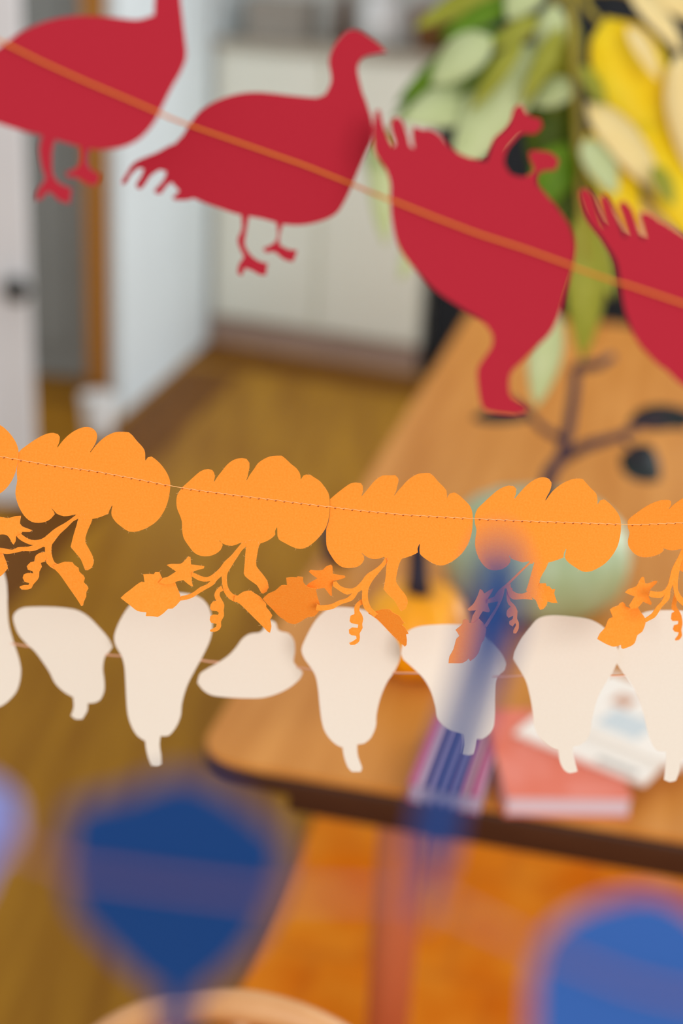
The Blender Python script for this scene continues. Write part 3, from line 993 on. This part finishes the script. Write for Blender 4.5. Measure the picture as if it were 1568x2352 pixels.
pumpkin('orange paper pumpkin with a deep orange leaf bent downwards, near the middle of the garland', 917, 1181, 0.750, 0, 14,
        [('fruit', P("148,300 200,255 270,200 330,160 380,150 425,156 442,180 443,235 431,268 435,271 470,230 510,180 560,125 620,88 690,86 735,84 760,110 765,135 752,185 742,230 724,265 729,266 760,225 800,180 840,135 890,97 950,70 1045,65 1080,92 1120,140 1170,190 1195,220 1200,260 1200,292 1225,250 1265,240 1310,265 1360,310 1410,365 1430,430 1432,500 1425,590 1400,680 1350,770 1290,830 1230,870 1170,895 1110,893 1050,865 990,825 955,785 955,705 950,705 935,745 938,780 890,805 800,835 740,840 650,830 630,820 590,835 530,838 480,820 435,785 432,790 452,810 455,845 435,880 390,910 320,920 260,912 210,880 170,830 125,750 113,680 115,560 130,520 143,450 147,380", *Z3), None, (0, 0)),
         ('stem', P("655,900 650,980 640,1050 630,1110 670,1160 720,1205 755,1260 775,1300 795,1307 830,1285 847,1215 825,1160 780,1105 742,1040 750,970 765,900 785,850 800,832 740,800 670,820", *Z3), None, (0, 0)),
         ('vine', P("650,815 610,880 550,930 480,975 430,1040 380,1090 345,1105 290,1100 240,1080 205,1040 175,1045 175,1085 240,1130 300,1160 350,1145 300,1190 220,1215 160,1245 60,1255 30,1245 20,1300 60,1305 170,1290 240,1250 330,1220 370,1190 400,1140 430,1120 438,1125 435,1190 440,1240 460,1290 480,1310 545,1360 580,1330 552,1310 520,1280 492,1210 490,1130 510,1070 545,1015 590,960 640,900 675,850", *Z3), (860, 1290), (6, -4)),
         ('flower', P("507,210 520,195 570,200 630,195 660,165 705,148 718,160 722,230 760,237 830,248 835,262 790,278 730,292 720,320 712,370 715,428 700,425 670,385 645,355 565,368 520,380 480,345 500,320 585,270 540,240", *ZL3), (770, 1340), (10, 30)),
         ('leaf', P("92,455 140,410 200,385 260,335 310,335 302,268 345,262 395,265 405,255 455,262 458,310 500,350 570,365 580,420 605,505 620,540 590,575 555,612 490,622 440,655 380,682 310,665 280,640 230,605 180,550 130,500", *ZL3), (735, 1385), (10, 40)),
         ('tendril', P("980,455 940,485 915,525 915,570 915,590 880,605 872,650 885,670 950,685 945,715 895,710 865,730 868,765 890,780 930,785 935,810 900,835 868,850 880,868 920,865 960,835 965,800 962,765 990,715 985,680 995,635 980,590 960,560 965,515 995,500", *ZL3), (825, 1385), (-8, -8)),
         ('leaf', P("1105,570 1160,552 1235,553 1260,580 1320,610 1340,640 1362,670 1345,690 1375,720 1402,770 1380,775 1388,830 1385,870 1370,885 1330,850 1260,785 1180,700 1120,640 1040,585 1050,560", *ZL3), (850, 1405), (-10, 36))])

pumpkin('orange paper pumpkin with its narrow leaf twisted sideways, second from the right edge', 1256, 1198, 0.750, 0, 16,
        [('fruit', P(BODY4, *Z4), None, (0, 0)),
         ('stem', P("650,845 600,1020 580,1080 620,1140 665,1170 690,1230 705,1258 735,1250 770,1200 765,1150 735,1080 700,1010 720,950 760,880 780,830 720,800 660,815", *Z4), None, (0, 0)),
         ('vine', P("632,800 600,835 500,930 400,1025 345,1070 305,1115 300,1135 235,1165 230,1200 330,1180 310,1230 260,1310 205,1395 225,1415 290,1310 340,1215 375,1130 385,1070 400,1060 412,1095 430,1140 470,1165 560,1160 640,1168 600,1090 545,1112 490,1105 440,1070 440,1025 425,1030 520,935 615,845 645,840", *Z4), (1220, 1285), (6, 0)),
         ('flower', P("52,1252 105,1205 140,1140 165,1072 185,1080 205,1110 245,1085 285,1065 275,1095 240,1150 245,1170 235,1205 250,1250 258,1270 240,1280 190,1270 155,1330 150,1375 85,1375 100,1310 130,1262 65,1265", *Z4), (1120, 1400), (8, 4)),
         ('leaf', P("573,968 635,915 640,880 668,870 690,880 695,905 735,905 780,862 835,920 850,960 830,1060 810,1085 780,1175 740,1225 705,1250 692,1225 640,1265 510,1268 518,1210 555,1140 580,1050 608,1022", *ZL4), (1110, 1430), (10, 4)),
         ('tendril', P("1040,560 1030,620 1032,700 1048,740 1070,760 1035,790 1030,840 1048,860 1090,840 1085,870 1055,890 1055,920 1085,935 1110,905 1115,925 1090,975 1092,1000 1115,1000 1138,960 1140,900 1125,870 1128,800 1105,750 1060,700 1065,650 1085,600", *ZL4), (1166, 1350), (-6, 4)),
         ('leaf', P("1330,550 1385,550 1390,575 1415,575 1440,605 1468,600 1460,640 1475,690 1488,725 1440,725 1405,715 1300,690 1300,600", *ZL4), (1240, 1360), (-8, 8))])

pumpkin('orange paper pumpkin cut off by the right edge of the photo', 1500, 1203, 0.752, 8, -4,
        [('fruit', P("595,455 640,400 720,340 820,270 930,210 1050,172 1150,170 1180,185 1182,230 1148,288 1154,291 1200,245 1270,190 1341,145 1420,90 1500,80 1560,140 1530,280 1600,160 1800,90 2000,110 2100,250 2300,500 2200,800 1950,900 1750,830 1550,830 1330,825 1260,840 1190,848 1120,835 1075,818 1080,850 1050,880 950,925 820,942 730,920 660,870 605,790 597,730 615,650 622,610 600,550", *Z5), None, (0, 0)),
         ('stem', P("1420,820 1345,960 1295,1110 1345,1145 1450,1250 1500,1220 1440,1100 1500,830", *Z5), None, (0, 0)),
         ('vine', P("1325,825 1280,930 1200,1085 1170,1190 1140,1310 1105,1370 1060,1400 980,1405 900,1393 880,1460 910,1480 1040,1490 1100,1440 1050,1540 990,1600 920,1700 820,1770 840,1820 960,1755 1010,1690 1060,1610 1160,1500 1170,1400 1205,1310 1215,1370 1230,1450 1260,1520 1345,1600 1420,1660 1420,1560 1330,1480 1280,1400 1270,1320 1280,1200 1310,1050 1345,960 1400,850", *Z5), (1555, 1280), (4, -24)),
         ('flower', P("558,1415 600,1375 715,1330 750,1260 790,1205 815,1210 832,1295 870,1295 960,1260 995,1260 990,1285 905,1370 890,1400 880,1470 920,1560 910,1585 890,1580 805,1540 730,1620 640,1640 615,1590 690,1470 610,1440", *Z5), (1490, 1370), (4, -28)),
         ('leaf', P("185,2045 220,1970 290,1890 330,1790 350,1765 395,1750 355,1645 400,1615 470,1590 490,1560 530,1545 560,1570 570,1605 635,1630 730,1610 770,1680 830,1760 838,1830 790,1950 730,1990 690,2100 630,2145 535,2180 510,2165 505,2125 410,2150 300,2110", *Z5), (1470, 1410), (4, -30)),
         ('tendril', P("1225,1440 1190,1580 1190,1650 1230,1680 1190,1700 1180,1780 1200,1805 1280,1805 1275,1850 1220,1865 1205,1920 1230,1950 1285,1960 1275,2000 1235,2050 1240,2070 1290,2060 1330,2000 1320,1930 1335,1850 1330,1780 1310,1700 1270,1640 1250,1590 1262,1530", *Z5), (1550, 1380), (0, 10))])

TP = [(-420, 990), (0, 1048), (42, 1055.7), (127.6, 1070), (219, 1082), (324, 1102), (390, 1115.6), (421, 1121), (538, 1137), (635, 1148.6), (757, 1164),
      (822, 1171.5), (924, 1181.7), (1085, 1191), (1223, 1197), (1426, 1204), (1442, 1205.5), (1568, 1200), (1900, 1180)]
rng = [(-340, 41.5), (42, 388.5), (405, 756), (757, 1085), (1090, 1425), (1442, 1750)]
garland_thread('garland_thread', 'thin peach sewing thread stitched through the orange paper pumpkins', TP,
               [(s, a, b) for (s, r), (a, b) in zip(PUMPKINS, rng)], 0.00022, M_THREAD_O, 0.0003, step=19.5, holes=[r for s, r in PUMPKINS])

# ---- white gourds ------------------------------------------------------
G1, G2, G3 = (0, 1350, 3.0154), (420, 1350, 3.0154), (900, 1350, 2.3473)
GOURDS = []


def cutout(store, name, label, cat, group, u, v, depth, yaw, lean, material, parts, thick=0.0003, step=7.0):
    s = Sheet(u, v, depth, yaw, lean)
    r = s.root(name, label, cat, group)
    for i, (nm, outline, hinge, tilt) in enumerate(parts):
        s.part(r, nm, outline, material, thick, -0.00003 * i, hinge, tilt, step)
    store.append((s, r))


def gourd(label, u, v, depth, yaw, lean, body, stem):
    cutout(GOURDS, 'paper_gourd', label, 'paper gourd', 'white paper gourds on the lower garland', u, v, depth, yaw, lean, M_WHITE,
           [('fruit', body, None, (0, 0)), ('stem', stem, None, (0, 0))])


gourd('white paper gourd cut off by the left edge of the photo', 0, 1475, .885, 0, 14,
      P("0,1298 9.6,1317 15,1340 17,1371 16.6,1383 20,1433 31.5,1476 43,1512 48,1542 43,1575 30,1599 0,1623 -40,1628 -80,1600 -100,1545 -85,1490 -62,1430 -52,1360 -40,1310 -20,1294"),
      P("-30,1300 -28,1270 -20,1250 -6,1252 -8,1275 -4,1302"))
gourd('small slanting white paper gourd with short stem, below the pumpkin tendril over dark floor', 140, 1495, .88, -2, 12,
      P("90,210 110,165 160,138 240,132 330,132 430,138 530,155 610,200 690,280 750,350 780,410 755,445 725,480 712,560 722,650 720,720 690,780 640,800 605,800 550,780 500,755 440,720 380,660 345,590 300,520 240,440 180,385 120,310", *G1),
      P("606,790 605,850 570,910 520,910 490,885 510,830 505,750", *G1))
gourd('tall white paper gourd partly covered by an orange ragged leaf', 370, 1511, .87, 1, 14,
      P("790,340 810,270 850,190 900,120 960,75 1040,50 1140,35 1260,35 1370,60 1430,110 1460,180 1470,270 1455,360 1405,470 1350,570 1295,680 1260,800 1250,890 1215,970 1165,1025 1115,1027 1060,1040 1000,1060 950,1025 910,960 885,880 875,780 868,640 860,540 840,470 800,400", *G1),
      P("1112,1020 1105,1090 1115,1160 1118,1225 1095,1240 1050,1235 1030,1190 1012,1120 1003,1045", *G1))
gourd('low squat white paper gourd turned with its stem upwards', 580, 1527, .875, 0, 14,
      P("100,660 115,600 170,560 250,515 320,465 370,410 410,355 460,320 530,310 550,295 600,290 655,290 680,305 730,315 770,370 775,450 765,510 790,545 830,585 810,630 740,690 650,735 550,762 430,765 300,758 200,745 140,710", *G2),
      P("550,305 570,240 610,225 640,240 658,305", *G2))
gourd('white paper gourd behind the orange tendril, hanging over the brown table', 806, 1543, .855, 0, 14,
      P("820,430 840,370 890,270 940,200 1000,150 1060,135 1180,140 1280,165 1360,230 1440,310 1500,400 1505,480 1470,570 1410,660 1365,770 1340,880 1335,960 1300,1040 1250,1080 1215,1085 1150,1095 1100,1105 1040,1070 985,1000 960,920 945,800 935,700 920,620 890,560 840,490", *G2),
      P("1206,1080 1210,1160 1240,1250 1230,1275 1170,1275 1140,1240 1115,1170 1103,1095", *G2))
gourd('shaded white paper gourd behind the twisted orange leaf, above the striped notebook', 1035, 1550, .845, 14, 20,
      P("50,360 58,300 80,240 140,210 220,200 320,197 420,205 480,230 540,300 590,360 612,410 605,440 560,490 552,580 552,680 545,750 520,790 480,815 450,815 410,800 370,785 310,765 250,710 235,640 210,560 170,490 110,430 60,385", *G3),
      P("452,808 445,860 435,895 410,902 375,895 385,840 378,780", *G3))
gourd('white paper gourd between the twisted leaf and the right hand gourd, over the papers', 1297, 1552, .83, -4, 12,
      P("650,380 655,350 690,280 740,215 790,165 860,150 960,155 1060,170 1130,205 1190,270 1225,360 1215,400 1180,470 1130,550 1100,620 1080,700 1070,770 1050,820 1010,850 980,855 930,865 890,875 840,850 790,800 765,740 755,650 740,570 720,500 680,430", *G3),
      P("976,848 975,900 995,970 1000,990 960,1000 930,985 905,940 893,865", *G3))
gourd('large white paper gourd cut off by the right edge of the photo', 1530, 1551, .8275, -4, 12,
      P("1208,400 1215,350 1245,250 1310,165 1370,130 1450,122 1568,125 1700,150 1780,230 1830,370 1780,450 1720,560 1680,680 1660,780 1640,860 1600,900 1560,925 1510,900 1475,885 1430,880 1400,840 1375,770 1355,680 1330,600 1290,520 1240,450", *G3),
      P("1557,915 1550,985 1530,1040 1495,1048 1465,1035 1475,960 1478,880", *G3))
GP = [(-400, 1430), (0, 1476), (33, 1479), (66, 1485), (249, 1505), (464, 1517), (490, 1521), (586, 1527), (685, 1533), (718, 1539), (911, 1546), (940, 1546),
      (1156, 1554), (1198, 1552), (1398, 1552), (1432, 1552), (1568, 1550), (1900, 1540)]
rng = [(-90, 32), (66, 244), (292, 460), (490, 690), (722, 905), (950, 1138), (1203, 1398), (1432, 1660)]
garland_thread('garland_thread', 'thin pinkish thread carrying the white paper gourds', GP,
               [(s, a, b) for (s, r), (a, b) in zip(GOURDS, rng)], 0.00055, M_THREAD_W, -0.0007, step=20, stitched=False)

# ---- red turkeys -------------------------------------------------------
TURKEYS = []


def turkey(label, u, v, depth, yaw, lean, parts):
    cutout(TURKEYS, 'paper_turkey', label, 'paper turkey', 'red paper turkeys on the upper garland', u, v, depth, yaw, lean, M_RED,
           [(n_, o_, None, (0, 0)) for n_, o_ in parts])


A, B = (0, 0, 2), (784, 0, 2)
turkey('red paper turkey at the upper left, its head cut off by the top edge', 180, 180, .56, 3, 20,
       [('body', P("705,70 670,82 620,90 520,80 420,72 320,75 220,95 120,135 40,185 -40,250 -100,320 -130,400 -110,480 -50,545 0,568 100,600 200,625 300,655 420,685 500,685 580,670 650,630 710,560 750,480 790,400 830,330 855,260 850,180 840,100", *A)),
        ('head', P("706,80 710,0 715,-60 720,-130 750,-170 800,-185 850,-170 900,-120 905,-100 850,-110 828,-70 830,0 842,110", *A)),
        ('tail', P("-60,300 -150,420 -260,540 -380,610 -420,680 -360,650 -330,700 -290,660 -250,710 -200,690 -60,600 -20,560", *A)),
        ('leg', P("195,615 180,680 190,760 210,820 170,880 165,920 190,915 215,880 240,890 270,920 320,935 325,900 330,865 290,850 260,830 240,790 238,740 240,690 256,630", *A)),
        ('leg', P("368,665 370,740 350,770 300,795 310,815 350,815 390,840 430,855 450,840 460,800 430,785 405,760 400,720 412,675", *A))])
turkey('red paper turkey with lifted head and spread tail feathers, complete in the photo', 590, 340, .588, 0, 10,
       [('body', P("748,216 730,224 675,220 600,212 550,215 500,230 460,255 435,285 420,310 400,332 385,360 390,410 420,445 450,458 480,470 545,492 600,502 650,515 695,517 740,507 770,492 784,475 800,445 819,400 841,350 854,320 854,280 846,250 836,220")),
        ('head', P("745,220 760,185 755,140 765,108 784,82 799,70 814,68 830,73 844,82 869,100 889,121 875,122 859,125 834,132 821,155 829,200 848,262 800,260")),
        ('tail', P("402,330 360,350 310,372 290,398 277,418 280,424 290,420 300,402 318,386 330,388 324,404 312,424 314,432 322,435 332,425 346,404 366,390 382,394 376,412 353,438 358,445 370,445 386,424 408,413 421,420 410,440 395,454 400,459 420,460 440,457 460,440 440,340")),
        ('leg', P("553,490 555,525 545,550 550,570 560,590 547,610 545,628 555,634 562,616 580,622 597,632 612,631 612,617 615,605 595,600 575,585 562,562 565,535 571,498")),
        ('leg', P("634,508 637,540 630,557 602,572 612,581 630,579 650,595 672,602 677,592 682,575 660,572 642,562 642,540 651,512"))])
turkey('red paper turkey tipped forward with curled comb and wattle before the hanging leaves', 1110, 540, .562, -3, 30,
       [('body', P("880,345 915,338 950,345 960,300 985,297 1010,310 1030,335 1060,355 1100,368 1118,370 1140,360 1165,395 1199,407 1216,404 1264,458 1289,490 1306,515 1316,540 1321,570 1314,615 1299,670 1284,725 1264,765 1234,795 1204,825 1131,790 1131,770 1109,740 1064,710 1004,670 964,630 929,590 909,550 899,500 896,460 896,420 884,385 868,355")),
        ('tail', P("862,352 857,320 856,290 862,253 872,252 880,285 892,318 903,338 908,330 899,300 897,278 908,268 922,276 932,300 942,336 950,340 946,310 948,290 966,296 985,310 960,380 890,395")),
        ('head', P("1118,370 1134,320 1156,300 1171,280 1179,250 1190,240 1200,242 1208,258 1219,267 1241,272 1246,290 1229,307 1199,307 1179,325 1164,345 1158,375 1172,400 1150,405")),
        ('wattle', P("1199,407 1216,400 1226,388 1216,365 1214,348 1229,345 1264,350 1284,368 1276,390 1249,392 1233,400 1232,420 1215,425")),
        ('leg', P("1131,770 1129,795 1109,825 1096,850 1098,890 1104,925 1114,942 1149,950 1184,952 1209,947 1209,935 1176,912 1169,888 1174,855 1204,825 1220,805 1180,770"))])
turkey('red paper turkey cut off by the right edge, before the yellow leaves', 1500, 680, .55, 3, 36,
       [('body', P("1365,515 1400,545 1440,548 1480,552 1500,500 1530,515 1568,540 1650,590 1740,680 1780,800 1740,900 1650,930 1568,885 1530,850 1509,835 1464,785 1440,730 1430,690 1424,650 1414,600 1384,550")),
        ('tail', P("1330,445 1332,436 1346,432 1360,446 1370,475 1384,520 1391,519 1380,480 1375,455 1388,444 1402,462 1415,495 1432,543 1441,543 1428,500 1418,470 1432,460 1450,478 1462,510 1473,548 1482,547 1474,515 1468,490 1486,488 1510,502 1490,560 1440,590 1410,590 1384,550 1349,505"))])
TKP = [(-300, -40), (0, 95), (100, 145), (200, 190), (300, 232), (400, 275), (470, 300), (600, 345), (700, 380), (800, 420), (900, 462), (1000, 502), (1100, 540),
       (1200, 572), (1300, 608), (1420, 650), (1568, 700), (1900, 800)]
rng = [(0, 366), (436, 805), (896, 1316), (1424, 1760)]
garland_thread('garland_string', 'orange cord running across the red paper turkeys', TKP,
               [(s, a, b) for (s, r), (a, b) in zip(TURKEYS, rng)], 0.0006, M_THREAD_R, 0.0010, step=22, stitched=False)

# ---- blue gourds close to the lens -------------------------------------
BLUES = []


def blue(label, u, v, depth, yaw, lean, body, stem, m=M_BLUE_SHADED):
    cutout(BLUES, 'blue_paper_gourd', label, 'paper gourd', 'blue paper gourds on the nearest garland', u, v, depth, yaw, lean, m,
           [('fruit', body, None, (0, 0)), ('stem', stem, None, (0, 0))])


blue('blurred brightly lit blue paper gourd showing only its edge at the left side', -60, 1890, .26, 30, 60,
     P("24,1835 34,1885 22,1940 -20,1980 -60,2060 -120,2090 -180,2060 -200,1950 -180,1840 -100,1790 -30,1795"),
     P("-100,2070 -110,2160 -140,2170 -150,2075"), M_BLUE_LIT)
blue('big blurred shaded blue paper gourd hanging stem down at the lower left', 400, 2020, .26, -6, -10,
     P("158,1860 200,1842 280,1825 350,1798 420,1782 490,1805 560,1850 620,1900 655,1930 648,2000 625,2080 590,2150 550,2200 500,2245 452,2275 370,2275 320,2245 260,2190 210,2140 172,2090 155,2010 152,1930"),
     P("372,2265 364,2330 372,2400 432,2400 444,2330 450,2265"))
blue('blurred blue paper gourd turned edge on, in front of the pumpkin and gourds', 1078, 1560, .265, 50, 10,
     P("1150,1225 1178,1260 1192,1320 1192,1390 1182,1460 1156,1530 1134,1590 1110,1650 1090,1720 1072,1790 1054,1860 1040,1930 1022,1995 990,2012 966,1985 960,1930 970,1860 990,1790 1008,1720 1030,1650 1048,1590 1062,1530 1074,1460 1084,1390 1096,1320 1118,1255"),
     P("1004,2000 994,2060 980,2110 962,2112 966,2060 980,1998"))
blue('blurred blue paper gourd with rounded top in the lower right corner', 1440, 2260, .275, 4, 45,
     P("1226,2420 1224,2300 1230,2220 1260,2145 1330,2092 1420,2062 1500,2055 1570,2085 1640,2150 1690,2260 1690,2380 1640,2520 1520,2640 1380,2640 1270,2540"),
     P("1420,2630 1410,2720 1470,2730 1480,2630"), M_BLUE)
BP = [(-400, 1840), (0, 1930), (150, 1985), (400, 2020), (640, 2050), (990, 2060), (1226, 2175), (1450, 2262), (1568, 2290), (1900, 2330)]
rng = [(-190, 10), (158, 648), (1000, 1015), (1232, 1680)]
garland_thread('garland_string', 'blurred rose cord carrying the blue paper gourds', BP,
               [(s, a, b) for (s, r), (a, b) in zip(BLUES, rng)], 0.0006, M_THREAD_B, 0.001, step=30, stitched=False)
